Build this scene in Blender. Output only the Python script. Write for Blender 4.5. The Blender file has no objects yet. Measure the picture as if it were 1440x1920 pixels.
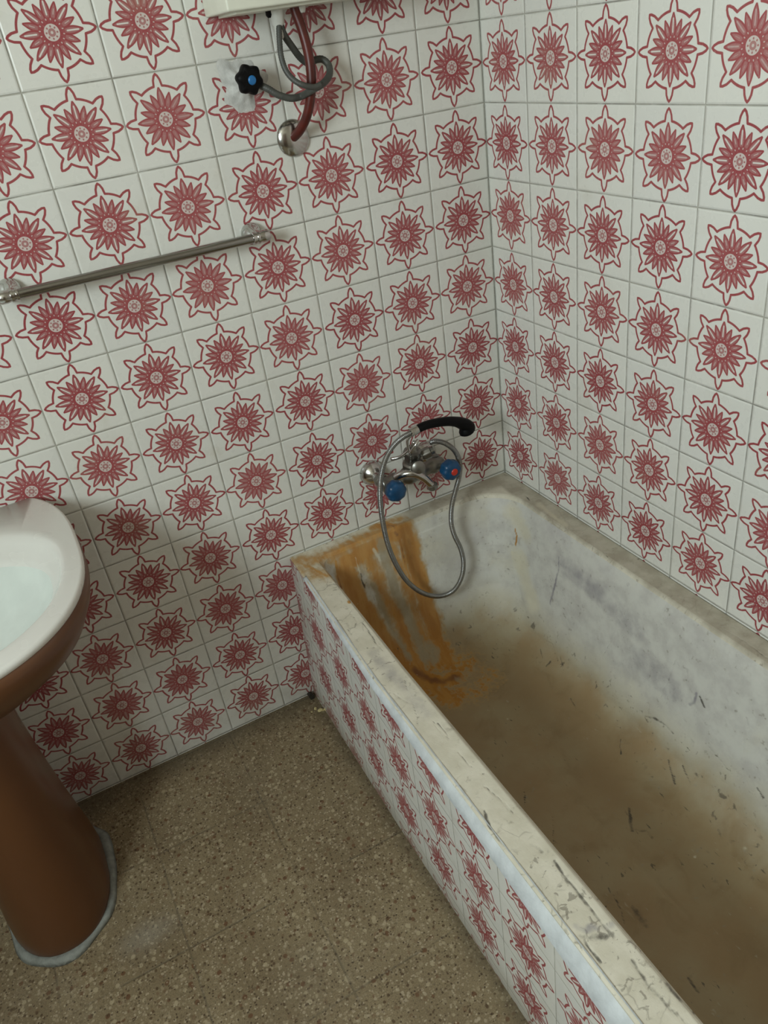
import bpy, bmesh, math, random
import numpy as np
from mathutils import Vector, Matrix, Euler
C = bpy.context.scene.collection
PI = math.pi
random.seed(4)
ZF = 0.078                      # first tile row starts this far above the floor grid
CAM = Vector((-1.04717, -1.56837, 1.44266 + ZF))
ROT = Euler((1.01404, 0.13038, -0.48607))
FPX = 1469.02

# ------------------------------------------------------------------ camera
cd = bpy.data.cameras.new('camera'); cam = bpy.data.objects.new('camera', cd)
C.objects.link(cam); cam.location = CAM; cam.rotation_euler = ROT
cd.sensor_fit = 'HORIZONTAL'; cd.sensor_width = 36; cd.lens = FPX / 1440 * 36
cd.clip_start = .01
bpy.context.scene.camera = cam
RM = ROT.to_matrix()
def at(u, v, axis, val):
    """point of the room on the plane axis = val seen at photo position u, v"""
    d = RM @ Vector(((u - 720) / FPX, -(v - 960) / FPX, -1))
    return CAM + d * ((val - CAM[axis]) / d[axis])

# ------------------------------------------------------------------ node helper
class E:
    def __init__(s, t, k): s.t, s.k = t, k
    def _m(s, op, *o, clamp=False):
        n = s.t.nodes.new('ShaderNodeMath'); n.operation = op; n.use_clamp = clamp
        for i, x in enumerate((s,) + o):
            if isinstance(x, E): s.t.links.new(x.k, n.inputs[i])
            else: n.inputs[i].default_value = x
        return E(s.t, n.outputs[0])
    def __add__(s, o): return s._m('ADD', o)
    __radd__ = __add__
    def __sub__(s, o): return s._m('SUBTRACT', o)
    def __rsub__(s, o): return (s * -1) + o
    def __mul__(s, o): return s._m('MULTIPLY', o)
    __rmul__ = __mul__
    def __truediv__(s, o): return s._m('DIVIDE', o)
    def abs(s): return s._m('ABSOLUTE')
    def frac(s): return s._m('FRACT')
    def floor(s): return s._m('FLOOR')
    def sqrt(s): return s._m('SQRT')
    def sin(s): return s._m('SINE')
    def cos(s): return s._m('COSINE')
    def pow(s, o): return s._m('POWER', o)
    def mn(s, o): return s._m('MINIMUM', o)
    def mx(s, o): return s._m('MAXIMUM', o)
    def clamp(s): return s._m('ADD', 0.0, clamp=True)
    def step(s, a, b):
        """0 at a, 1 at b"""
        n = s.t.nodes.new('ShaderNodeMapRange'); n.interpolation_type = 'SMOOTHSTEP'
        s.t.links.new(s.k, n.inputs[0])
        for i, x in ((1, a), (2, b)):
            if isinstance(x, E): s.t.links.new(x.k, n.inputs[i])
            else: n.inputs[i].default_value = x
        return E(s.t, n.outputs[0])

class Mat:
    def __init__(s, name):
        s.m = bpy.data.materials.new(name); s.m.use_nodes = True; s.t = s.m.node_tree
        s.b = s.t.nodes['Principled BSDF']; s.name = name
        s.co = s.t.nodes.new('ShaderNodeTexCoord').outputs['Object']
    def xyz(s, k=None):
        n = s.t.nodes.new('ShaderNodeSeparateXYZ'); s.t.links.new(k or s.co, n.inputs[0])
        return [E(s.t, o) for o in n.outputs]
    def comb(s, x, y, z=0.0):
        n = s.t.nodes.new('ShaderNodeCombineXYZ')
        for i, v in enumerate((x, y, z)):
            if isinstance(v, E): s.t.links.new(v.k, n.inputs[i])
            else: n.inputs[i].default_value = v
        return n.outputs[0]
    def noise(s, scale, detail=4, rough=.55, k=None, dist=0.0):
        n = s.t.nodes.new('ShaderNodeTexNoise'); s.t.links.new(k or s.co, n.inputs['Vector'])
        n.inputs['Scale'].default_value = scale; n.inputs['Detail'].default_value = detail
        n.inputs['Roughness'].default_value = rough; n.inputs['Distortion'].default_value = dist
        return E(s.t, n.outputs[0])
    def voro(s, scale, feature='F1', out='Distance', k=None):
        n = s.t.nodes.new('ShaderNodeTexVoronoi'); s.t.links.new(k or s.co, n.inputs['Vector'])
        n.feature = feature; n.inputs['Scale'].default_value = scale
        return n.outputs[out]
    def white(s, k):
        n = s.t.nodes.new('ShaderNodeTexWhiteNoise'); s.t.links.new(k, n.inputs['Vector']); return E(s.t, n.outputs[0])
    def attr(s, name):
        n = s.t.nodes.new('ShaderNodeAttribute'); n.attribute_name = name; return E(s.t, n.outputs['Fac'])
    def rgb(s, c):
        n = s.t.nodes.new('ShaderNodeRGB'); n.outputs[0].default_value = (*c, 1); return n.outputs[0]
    def mix(s, f, a, b, mode='MIX'):
        n = s.t.nodes.new('ShaderNodeMix'); n.data_type = 'RGBA'; n.blend_type = mode
        if isinstance(f, E): s.t.links.new(f.k, n.inputs[0])
        else: n.inputs[0].default_value = f
        for i, v in ((6, a), (7, b)):
            if isinstance(v, tuple): n.inputs[i].default_value = (*v, 1)
            else: s.t.links.new(v, n.inputs[i])
        return n.outputs[2]
    def color(s, k):
        if isinstance(k, tuple): s.b.inputs['Base Color'].default_value = (*k, 1)
        else: s.t.links.new(k, s.b.inputs['Base Color'])
    def rough(s, v):
        if isinstance(v, E): s.t.links.new(v.k, s.b.inputs['Roughness'])
        else: s.b.inputs['Roughness'].default_value = v
    def bump(s, h, dist=.001, strength=1.0):
        n = s.t.nodes.new('ShaderNodeBump'); s.t.links.new(h.k, n.inputs['Height'])
        n.inputs['Distance'].default_value = dist; n.inputs['Strength'].default_value = strength
        s.t.links.new(n.outputs[0], s.b.inputs['Normal'])
    def put(s, **kw):
        for k, v in kw.items(): s.b.inputs[k.replace('_', ' ')].default_value = v
        return s

def simple(name, col, rough=.5, metal=0.0, var=.12, scale=25, bump=0.0, bscale=120):
    m = Mat(name)
    n = m.noise(scale, 4).step(.3, .7)
    dk = tuple(c * (1 - var) for c in col)
    m.color(m.mix(n, col, dk)); m.put(Metallic=metal)
    m.rough(m.noise(scale * 1.7, 3) * .15 + (rough - .07))
    if bump: m.bump(m.noise(bscale, 4), bump)
    return m.m

WHITE = (.72, .72, .665); RED = (.30, .056, .064)

def seg(a, b, p, q):
    """distance from the point (a, b) to the segment p-q"""
    dx, dy = q[0] - p[0], q[1] - p[1]; L = dx * dx + dy * dy
    t = (((a - p[0]) * (dx / L)) + ((b - p[1]) * (dy / L))).clamp()
    ex = a - (t * dx + p[0]); ey = b - (t * dy + p[1])
    return (ex * ex + ey * ey).sqrt()

def tile_material(name, coord, wear=0.0, seed=0.0):
    """glazed white tiles, one printed red star flower on each"""
    m = Mat(name)
    x, y, z = m.xyz()
    if coord == 'X': u, v = x / .15, (z - ZF) / .15 + 40.5
    elif coord == 'Y': u, v = y / .15, (z - ZF) / .15 + 40.5
    else:
        n = m.t.nodes.new('ShaderNodeUVMap'); n.uv_map = 'UVMap'
        ux, uy, _ = m.xyz(n.outputs[0]); u, v = ux, uy
    cell = m.comb(u.floor(), v.floor(), seed)
    rnd = m.white(cell)
    rnd2 = m.white(m.comb(v.floor() + 3.3, u.floor() * 1.7, seed + 5))
    uu, vv = u.frac(), v.frac()
    # each print sits a touch off centre; hand-laid joints wobble a little
    a0 = uu - .5 + (rnd - .5) * .022
    b0 = vv - .5 + (rnd2 - .5) * .022
    wob = m.noise(22, 2)
    a0 = a0 + (wob - .5) * .012
    r = (a0 * a0 + b0 * b0).sqrt()
    th = b0._m('ARCTAN2', a0)
    q = PI / 8
    fold = ((th + (8 * PI + q)) / (2 * q)).frac() * (2 * q) - q
    ph = fold.abs()
    a = r * ph.cos(); b = r * ph.sin()
    # star outline: eight leaf-shaped horns on a round body
    P = [(.474, .0), (.455, .020), (.412, .040), (.350, .050)]
    d = None
    for p, qq in zip(P, P[1:]):
        g_ = seg(a, b, p, qq); d = g_ if d is None else d.mn(g_)
    arc = (r - .3535).abs() + ph.step(.146, .138) * .1
    star = d.mn(arc).step(.0165, .0100)
    # sixteen petals, every second one longer
    def petal(pa, pb, r0, r1, w):
        t = ((pa - r0) / (r1 - r0)).clamp()
        return pb - (t.pow(1.1) * PI).sin() * w
    d1 = petal(a, b, .060, .338, .0350)
    ph2 = (ph - q).abs(); a2 = r * ph2.cos(); b2 = r * ph2.sin()
    d2 = petal(a2, b2, .060, .292, .0300)
    inr = r.step(.345, .335)
    line = (d1.abs().step(.0125, .0075)).mx(d2.abs().step(.0125, .0070) * a2.step(.300, .292)) * inr
    inside = (d1.mn(d2)).step(.002, -.003) * inr
    slit = (seg(a, b, (.165, .0), (.285, .0)).step(.0105, .0050)).mx(seg(a2, b2, (.175, .0), (.225, .0)).step(.0065, .002) * .55)
    full = rnd.step(.70, 1.0)
    slit = slit * (1.0 - full * .75)
    heart = r.step(.185, .135)
    ph16 = (ph - q / 2).abs(); beads = seg(r * ph16.cos(), r * ph16.sin(), (.120, .0), (.128, .0)).step(.0085, .003)
    body = (inside * .86).mx(heart * .97).mx(line) * (1.0 - slit * .88) * (1.0 - beads * .6)
    body = (body * r.step(.078, .084)).mx(r.step(.084, .078) * .28)
    dot8 = seg(a, b, (.056, .0), (.060, .0)).step(.0125, .007) * .85
    disk = r.step(.044, .038) * .80 * r.step(.010, .017)
    ink = star.mx(body).mx(dot8).mx(disk)
    # uneven printing
    ink = ink * (m.noise(160, 3).step(.05, .45) * .25 + .75)
    base = m.mix(m.noise(3.2, 5).step(.3, .75) * .6, WHITE, (.66, .655, .59))
    base = m.mix(rnd2 * .25, base, (.60, .61, .60))
    red = m.mix(rnd * .5, RED, (.38, .105, .105))
    col = m.mix(ink, base, red)
    # joints
    eu = (uu - .5).abs(); ev = (vv - .5).abs()
    jn = m.noise(35, 4)
    e = eu.mx(ev)
    joint = (e + (jn - .5) * .006).step(.4905, .4965)
    gcol = m.mix(m.noise(9, 4).step(.35, .7), (.36, .35, .29), (.14, .13, .105))
    col = m.mix(joint * (jn.step(.28, .5) * .40 + (.30 if coord == 'Y' else .45)), col, gcol)
    shoulder = e.step(.47, .495)
    if wear:
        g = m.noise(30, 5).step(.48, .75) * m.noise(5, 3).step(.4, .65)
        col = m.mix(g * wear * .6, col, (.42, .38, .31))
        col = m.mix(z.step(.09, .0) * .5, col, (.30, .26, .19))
    else:
        g = m.noise(11, 5).step(.56, .78)
        col = m.mix(g * .18, col, (.42, .36, .24))
        # patchy brown tone, stronger towards the floor
        low = z.step(.25, .0) * .25
        col = m.mix(low * m.noise(14, 5).step(.3, .7), col, (.32, .27, .2))
    m.color(col)
    m.rough(joint * .5 + m.noise(30, 3) * .16 + (.38 if wear else .20))
    m.put(Specular_IOR_Level=.4)
    tilt = (a0 * (rnd - .5) + b0 * (rnd2 - .5)) * 1.1
    m.bump((shoulder * -1.0) - joint * .9 + tilt + m.noise(18, 2) * .55, .0011, .25 if wear else .9)
    return m.m

# ------------------------------------------------------------------ other materials
def terrazzo():
    m = Mat('terrazzo'); x, y, z = m.xyz()
    base = m.mix(m.noise(5, 4).step(.3, .7), (.31, .245, .140), (.225, .170, .093))
    base = m.mix(m.noise(420, 2).step(.35, .65) * .5, base, (.11, .085, .05))
    for sc, thr, seed, cols in ((75, .34, 0, ((.42, .35, .22), (.13, .060, .025))), (125, .36, 7, ((.085, .050, .022), (.40, .33, .22))), (210, .38, 13, ((.44, .37, .25), (.055, .032, .015)))):
        k = m.comb(x + seed, y + m.noise(40, 2) * .01, z)
        vd = E(m.t, m.voro(sc, k=k)); vc = m.xyz(m.voro(sc, out='Color', k=k))
        chip = vd.step(thr + .08, thr - .05) * vc[0].step(.36, .42)
        cc = m.mix(vc[1].step(.45, .55), cols[0], cols[1])
        base = m.mix(chip * (vc[2] * .6 + .30), base, cc)
    T = .2525
    u = ((x + .912) / T + 40.5).frac() - .5; v = ((y + .514) / T + 40.5).frac() - .5
    u = u + (m.noise(12, 3) - .5) * .012; v = v + (m.noise(13, 3) - .5) * .012
    # joints lie at cell centres
    j = (u.abs().mn(v.abs())).step(.011, .004) * m.noise(7, 3).step(.32, .55)
    base = m.mix(j * .42, base, (.060, .050, .035))
    base = m.mix(m.noise(2.6, 5).step(.5, .75) * .35, base, (.30, .265, .19))
    # grey cement smear in front of the washbasin foot
    d = ((x + 1.235).pow(2.0) * 1.0 + (y + .44).pow(2.0) * 2.2)
    d = E(m.t, ((x + 1.235) * (x + 1.235) + (y + .44) * (y + .44) * 2.2).sqrt().k) + (m.noise(22, 4) - .5) * .06
    base = m.mix(d.step(.085, .0) * .38, base, (.36, .34, .28))
    # darker brown along the wall and by the tub foot
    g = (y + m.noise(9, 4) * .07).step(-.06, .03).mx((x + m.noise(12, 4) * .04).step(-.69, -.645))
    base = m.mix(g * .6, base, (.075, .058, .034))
    m.color(base); m.rough(m.noise(14, 4) * .3 + .42)
    m.bump(m.noise(260, 3) - j * .8, .0006)
    return m.m

def tub_material(name, rim=False):
    m = Mat(name); x, y, z = m.xyz()
    rust, pale, mark, smudge, light = [m.attr(k) for k in ('rust', 'pale', 'mark', 'smudge', 'light')]
    n1 = m.noise(7, 6); n2 = m.noise(26, 5); n3 = m.noise(90, 4)
    if rim:
        c = m.mix(n2.step(.3, .7), (.66, .63, .52), (.57, .54, .43))
        # veins and chips
        vein = E(m.t, m.voro(26, 'DISTANCE_TO_EDGE', k=m.comb(x + m.noise(20, 3) * .05, y + m.noise(17, 3) * .05, z)))
        c = m.mix(vein.step(.05, .0) * m.noise(9, 4).step(.50, .62) * .45, c, (.16, .14, .11))
        c = m.mix(n3.step(.6, .72) * n1.step(.45, .6) * .5, c, (.22, .19, .14))
        fl = m.noise(70, 4, dist=.8)
        c = m.mix(fl.step(.60, .66) * m.noise(6, 3, k=m.comb(x, y + 5, z)).step(.45, .60) * .55, c, (.12, .10, .075))
        # dusty caulk strip along the right wall and at the tap end
        e = (x + (n2 - .5) * .012).step(-.062, -.050).mx((y + (n2 - .5) * .03 + (x + .3).step(.0, .15) * .01).step(-.075, -.03) * (x + (n1 - .5) * .1).step(-.40, -.28))
        c = m.mix(e * .8, c, m.mix(n2.step(.35, .65), (.43, .40, .32), (.32, .285, .22)))
    else:
        c = m.mix(n2.step(.35, .7), (.60, .60, .55), (.50, .49, .455))
        c = m.mix(n1.step(.5, .72) * .55, c, (.60, .57, .44))
        c = m.mix(m.noise(4.3, 4).step(.52, .7) * .35, c, (.44, .42, .43))
        c = m.mix(n3.step(.60, .70) * n2.step(.42, .58) * .6, c, (.26, .235, .19))
        c = m.mix(m.noise(34, 5, dist=1.2).step(.60, .68) * m.noise(6, 3).step(.45, .6) * .45, c, (.34, .32, .30))
    c = m.mix((smudge + (n2 - .5) * .8 + (n1 - .5) * .6).step(.05, 1.0) * smudge.step(.02, .35), c, (.27, .255, .275))
    # lighter dust, then mud, by height with a ragged edge
    if not rim:
        edge = z + (n1 - .5) * .10 + (n2 - .5) * .035 + (n3 - .5) * .012
        k1 = edge.step(.235, .125)
        c = m.mix(k1 * .78, c, m.mix(n2, (.42, .38, .265), (.33, .285, .18)))
        k2 = edge.step(.165, .095)
        mud = m.mix(n1.step(.35, .68), (.315, .225, .118), (.345, .275, .160))
        mud = m.mix(m.noise(13, 5, dist=.6).step(.5, .72) * .6, mud, (.250, .175, .085))
        mud = m.mix(n3.step(.6, .75) * n2.step(.5, .6) * .6, mud, (.30, .27, .2))
        c = m.mix(k2, c, mud)
        fl = m.noise(75, 3, k=m.comb(x * 1.7, y * .55, z), dist=.3)
        c = m.mix(fl.step(.66, .71) * m.noise(7, 3).step(.48, .60) * edge.step(.22, .17) * .7, c, (.055, .048, .036))
        c = m.mix(fl.step(.33, .28) * m.noise(9, 3, k=m.comb(x + 3, y, z)).step(.50, .60) * k2 * .45, c, (.46, .42, .32))
        scum = m.noise(55, 5, dist=.4).step(.61, .70) * edge.step(.20, .15) * edge.step(.085, .12)
        c = m.mix(scum * .65, c, (.07, .06, .045))
    rj = rust + (n3 - .5) * (1.5 - z.step(.10, .16) * 1.3) + (n2 - .5) * .45 + (m.noise(45, 4, k=m.comb(x * 1.6, y * .5, z * .35)) - .5) * .5 + (n1 - .5) * .4
    rm = rj.step(.10, .60) * rust.step(.03, .22)
    stre = m.noise(30, 5, k=m.comb(x * 1.8, y * .5, z * .35)).step(.38, .62)
    rc = m.mix(stre, (.40, .170, .018), (.46, .225, .040))
    rc = m.mix(rj.step(.75, .35), rc, (.42, .29, .13))
    rc = m.mix((rust + (n2 - .5) * .8).step(.95, 1.45), rc, (.20, .075, .018))
    c = m.mix(rm * .92, c, rc)
    c = m.mix((pale + (n2 - .5) * .7 + (stre - .5) * .3).step(.15, .75) * pale.step(.03, .2) * .8, c, m.mix(n2, (.38, .33, .23), (.30, .24, .14)))
    c = m.mix((light + (n3 - .5) * .3 + (n2 - .5) * .4).step(.2, .75) * light.step(.03, .5) * .65, c, (.64, .60, .45))
    c = m.mix((mark + (n3 - .5) * .9 + (n2 - .5) * .5).step(.25, .85) * mark.step(.03, .3) * .85, c, (.050, .043, .035))
    m.color(c)
    m.rough(m.noise(20, 4) * .3 + (.48 if rim else .42))
    m.put(Specular_IOR_Level=.35)
    m.bump(n2 * .8 + n3 * .35 - mark * .6 + rm * .25 + n1 * .8, .0022, .8)
    return m.m

def chrome(name, dirt=.3, col=(.55, .55, .53)):
    m = Mat(name)
    d = m.noise(28, 4).step(.40, .70)
    m.color(m.mix(d * dirt, col, (.26, .24, .2))); m.put(Metallic=1.0)
    m.rough(d * .3 * dirt + .14 + dirt * .2)
    m.bump(m.noise(90, 2), .00015, .4)
    return m.m

M = {}
M['tile_x'] = tile_material('flower_tiles_tap_wall', 'X')
M['tile_y'] = tile_material('flower_tiles_side_wall', 'Y', seed=9.0)
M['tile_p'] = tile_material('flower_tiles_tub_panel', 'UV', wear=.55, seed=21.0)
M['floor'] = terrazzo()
M['tub'] = tub_material('stained_enamel')
M['rim'] = tub_material('cracked_cream_enamel', True)
M['chrome'] = chrome('worn_chrome', .18)
M['dull'] = chrome('limescaled_chrome', .9, (.24, .24, .225))
M['hose'] = chrome('grey_spiral_hose', .8, (.30, .31, .31))
M['rail'] = chrome('tarnished_rail', .25, (.33, .33, .31))
M['black'] = simple('black_plastic', (.003, .003, .0035), .5, var=.3)
M['black'].node_tree.nodes['Principled BSDF'].inputs['Specular IOR Level'].default_value = .15
M['blue'] = simple('blue_plastic', (.004, .060, .150), .35, var=.35, scale=60)
M['bluedot'] = simple('pale_blue_plastic', (.015, .16, .42), .4)
M['reddot'] = simple('red_plastic', (.55, .03, .012), .4, var=.2)
M['ceramic'] = simple('white_ceramic', (.72, .72, .67), .27, var=.05, scale=4)
M['basin'] = simple('bowl_ceramic', (.68, .74, .69), .10, var=.10, scale=14)
M['brown'] = simple('brown_ceramic', (.125, .050, .018), .30, var=.08, scale=3)
M['sealant'] = simple('grey_cement', (.30, .32, .29), .8, var=.3, scale=50, bump=.003, bscale=90)
M['plaster'] = simple('white_plaster', (.62, .66, .67), .7, var=.18, scale=30, bump=.002, bscale=60)
M['patch'] = simple('filler_plaster', (.60, .60, .57), .8, var=.25, scale=60, bump=.0015, bscale=110)
M['boiler'] = simple('cream_enamel', (.70, .71, .60), .35, var=.06)
M['redpipe'] = simple('red_oxide_pipe', (.105, .012, .006), .42, var=.45, scale=35)
M['rubber'] = simple('grey_rubber', (.075, .078, .068), .5, var=.3, scale=60)
M['whiteplastic'] = simple('white_plastic', (.66, .67, .62), .4)
M['paint'] = simple('low_bounce_paint', (.44, .39, .31), .8, var=.05)  # unseen walls and ceiling toned dark and warm to cut and warm bounce light
M['frame'] = simple('white_window_paint', (.72, .72, .68), .45)
M['debris'] = simple('plaster_crumb', (.62, .52, .26), .8, var=.4, scale=200, bump=.002)
M['hole_dark'] = simple('corner_hole_dark', (.035, .028, .018), .9, var=.5, scale=200, bump=.004)  # near-black colour for the inside of the corner hole
M['wood'] = simple('brown_door_wood', (.10, .055, .028), .5)
m = Mat('frosted_pane_daylight'); m.color((.8, .85, .85)); m.put(Emission_Color=(.86, .97, 1, 1), Emission_Strength=1.2, Roughness=.5); M['pane'] = m.m

# ------------------------------------------------------------------ mesh helpers
def link(name, me, mat, parent=None, smooth=True):
    o = bpy.data.objects.new(name, me); C.objects.link(o)
    if mat: me.materials.append(M[mat])
    if smooth: me.shade_smooth()
    if parent: o.parent = parent
    return o
def grid(name, V, mat, parent=None, closed_u=False, cap0=False, cap1=False, flip=False, uv=None):
    """V[rows][cols][3]; rows joined in order, cols around"""
    V = np.asarray(V, dtype=float); R, N, _ = V.shape
    idx = np.arange(R * N).reshape(R, N)
    if closed_u: a = idx[:-1, :]; b = np.roll(idx, -1, 1)[:-1, :]; c = np.roll(idx, -1, 1)[1:, :]; d = idx[1:, :]
    else: a = idx[:-1, :-1]; b = idx[:-1, 1:]; c = idx[1:, 1:]; d = idx[1:, :-1]
    F = np.stack([a.ravel(), b.ravel(), c.ravel(), d.ravel()], 1)
    if flip: F = F[:, ::-1]
    faces = F.tolist()
    if cap0: faces.append(idx[0].tolist() if flip else idx[0, ::-1].tolist())
    if cap1: faces.append(idx[-1, ::-1].tolist() if flip else idx[-1].tolist())
    me = bpy.data.meshes.new(name); me.from_pydata(V.reshape(-1, 3).tolist(), [], faces); me.update()
    if uv is not None:
        L = me.uv_layers.new(name='UVMap'); uv = np.asarray(uv).reshape(-1, 2)
        li = np.empty(len(me.loops), dtype=np.int32); me.loops.foreach_get('vertex_index', li)
        L.data.foreach_set('uv', uv[li].astype(np.float32).ravel())
    return link(name, me, mat, parent)
def join(bms_fn, name, mat, parent=None, bevel=0.0, smooth=True):
    bm = bmesh.new(); bms_fn(bm)
    if bevel: bmesh.ops.bevel(bm, geom=bm.edges[:], offset=bevel, segments=3, profile=.6, affect='EDGES')
    bmesh.ops.recalc_face_normals(bm, faces=bm.faces)
    me = bpy.data.meshes.new(name); bm.to_mesh(me); bm.free()
    o = link(name, me, mat, parent, smooth)
    if smooth and bevel:
        me.set_sharp_from_angle(angle=math.radians(50))
    return o
def box(bm, lo, hi):
    r = bmesh.ops.create_cube(bm, size=1)
    s = Vector(hi) - Vector(lo); c = (Vector(hi) + Vector(lo)) / 2
    for v in r['verts']: v.co = Vector((v.co.x * s.x, v.co.y * s.y, v.co.z * s.z)) + c
def smoothpath(P, step=.004):
    """Catmull-Rom through the points, resampled"""
    P = [Vector(p) for p in P]; Q = [P[0] * 2 - P[1]] + P + [P[-1] * 2 - P[-2]]; out = []
    for i in range(1, len(Q) - 2):
        p0, p1, p2, p3 = Q[i - 1:i + 3]; n = 24
        for k in range(n):
            t = k / n
            out.append(.5 * ((2 * p1) + (p2 - p0) * t + (2 * p0 - 5 * p1 + 4 * p2 - p3) * t * t + (3 * p1 - p0 - 3 * p2 + p3) * t ** 3))
    out.append(P[-1])
    D = [0]
    for a, b in zip(out, out[1:]): D.append(D[-1] + (b - a).length)
    n = max(2, int(D[-1] / step)); res = []; j = 0
    for k in range(n + 1):
        s = D[-1] * k / n
        while j < len(D) - 2 and D[j + 1] < s: j += 1
        f = (s - D[j]) / max(1e-9, D[j + 1] - D[j]); res.append(out[j].lerp(out[j + 1], f))
    return res
def tube(name, P, rad, mat, parent=None, seg_=16, step=.004, ripple=0.0, pitch=.004, flat=None):
    pts = smoothpath(P, step)
    n = len(pts); T = [(pts[min(i + 1, n - 1)] - pts[max(i - 1, 0)]).normalized() for i in range(n)]
    up = Vector((0, 0, 1)) if abs(T[0].z) < .9 else Vector((1, 0, 0))
    nrm = (up - T[0] * up.dot(T[0])).normalized(); V = []
    dist = 0
    for i in range(n):
        nrm = (nrm - T[i] * nrm.dot(T[i])).normalized(); bi = T[i].cross(nrm)
        if i: dist += (pts[i] - pts[i - 1]).length
        f = i / (n - 1)
        r = rad(f) if callable(rad) else rad
        if ripple: r += ripple * math.sin(dist / pitch * 2 * PI)
        rx, ry = (r * flat[0], r * flat[1]) if flat else (r, r)
        V.append([pts[i] + nrm * (math.cos(2 * PI * k / seg_) * rx) + bi * (math.sin(2 * PI * k / seg_) * ry) for k in range(seg_)])
    return grid(name, [[tuple(v) for v in row] for row in V], mat, parent, closed_u=True, cap0=True, cap1=True)
def lathe(name, base, axis, prof, mat, parent=None, seg_=40, lobes=0, lobe=0.0):
    """prof: list of (distance along the axis, radius)"""
    axis = Vector(axis).normalized(); base = Vector(base)
    u = axis.orthogonal().normalized(); w = axis.cross(u); V = []
    for h, r in prof:
        row = []
        for k in range(seg_):
            a = 2 * PI * k / seg_; rr = r * (1 + lobe * math.cos(lobes * a)) if lobes else r
            row.append(tuple(base + axis * h + u * (math.cos(a) * rr) + w * (math.sin(a) * rr)))
        V.append(row)
    o = grid(name, V, mat, parent, closed_u=True, cap0=True, cap1=True)
    o.data.set_sharp_from_angle(angle=math.radians(42))
    return o
def thing(name, label, cat, loc=(0, 0, 0), group=None):
    o = bpy.data.objects.new(name, None); C.objects.link(o); o.location = loc
    o.empty_display_size = .05
    o['label'] = label; o['category'] = cat
    if group: o['group'] = group
    return o
def settle(root):
    """children were modelled in room coordinates: hang them under the moved empty"""
    bpy.context.view_layer.update()
    inv = Matrix.Translation(root.location).inverted()
    for ch in root.children: ch.matrix_parent_inverse = inv
def tag(o, label, cat, group=None):
    o['label'] = label; o['category'] = cat
    if group: o['group'] = group
    return o
def struct(o, label, cat):
    o['kind'] = 'structure'; o['label'] = label; o['category'] = cat; return o

# ------------------------------------------------------------------ the room
X0, Y0, H = -2.30, -2.6, 2.55
def slab(name, lo, hi, mat):
    return join(lambda bm: box(bm, lo, hi), name, mat, smooth=False)
struct(slab('floor', (X0 - .1, Y0 - .1, -.1), (.1, .1, 0), 'floor'), 'speckled beige and brown terrazzo floor with dark joints', 'floor')
struct(slab('ceiling', (X0 - .1, Y0 - .1, H), (.1, .1, H + .1), 'paint'), 'plain painted ceiling above the bathroom', 'ceiling')
struct(slab('wall_back', (X0, 0, 0), (0, .1, H), 'tile_x'), 'white wall with red flower tiles behind the towel rail and tap', 'wall')
struct(slab('wall_right', (0, Y0, 0), (.1, 0.1, H), 'tile_y'), 'white wall with red flower tiles along the long side of the bathtub', 'wall')
struct(slab('wall_front', (X0, Y0 - .1, 0), (0, Y0, H), 'paint'), 'plain painted wall behind the viewer', 'wall')
WY0, WY1, WZ0, WZ1 = -2.00, -1.20, 1.50, 2.25
def leftwall(bm):
    box(bm, (X0 - .1, Y0, 0), (X0, 0.1, WZ0)); box(bm, (X0 - .1, Y0, WZ1), (X0, 0.1, H))
    box(bm, (X0 - .1, Y0, WZ0), (X0, WY0, WZ1)); box(bm, (X0 - .1, WY1, WZ0), (X0, 0.1, WZ1))
struct(join(leftwall, 'wall_left', 'paint', smooth=False), 'plain painted wall that holds the window', 'wall')
win = thing('window_1', 'white framed frosted window in the wall beside the washbasin', 'window', (X0 - .05, (WY0 + WY1) / 2, WZ0)); win['kind'] = 'structure'
def wf(bm):
    for lo, hi in (((X0 - .08, WY0, WZ0), (X0 - .02, WY0 + .05, WZ1)), ((X0 - .08, WY1 - .05, WZ0), (X0 - .02, WY1, WZ1)),
                   ((X0 - .08, WY0, WZ0), (X0 - .02, WY1, WZ0 + .05)), ((X0 - .08, WY0, WZ1 - .05), (X0 - .02, WY1, WZ1)),
                   ((X0 - .08, -1.62, WZ0), (X0 - .02, -1.58, WZ1))): box(bm, lo, hi)
join(wf, 'window_frame', 'frame', win)
for a, b in ((WY0 + .05, -1.62), (-1.58, WY1 - .05)):
    join(lambda bm: box(bm, (X0 - .06, a, WZ0 + .05), (X0 - .05, b, WZ1 - .05)), 'pane', 'pane', win, smooth=False)
settle(win)

dr = thing('added_door_1', 'added dark brown door out of view behind the viewer, cuts bounce light', 'door', (-1.2, Y0, 0)); dr['kind'] = 'structure'  # unseen door added as a dark surface to lower the bounce light
join(lambda bm: box(bm, (-1.62, Y0 + .002, .01), (-.78, Y0 + .042, 2.05)), 'door_leaf', 'wood', dr, bevel=.004)
lathe('door_handle', (-.86, Y0 + .042, 1.02), (0, 1, 0), [(0, .026), (.006, .026), (.008, .010), (.03, .010), (.034, .024), (.05, .027), (.062, .018), (.064, .003)], 'chrome', dr)
settle(dr)

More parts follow.
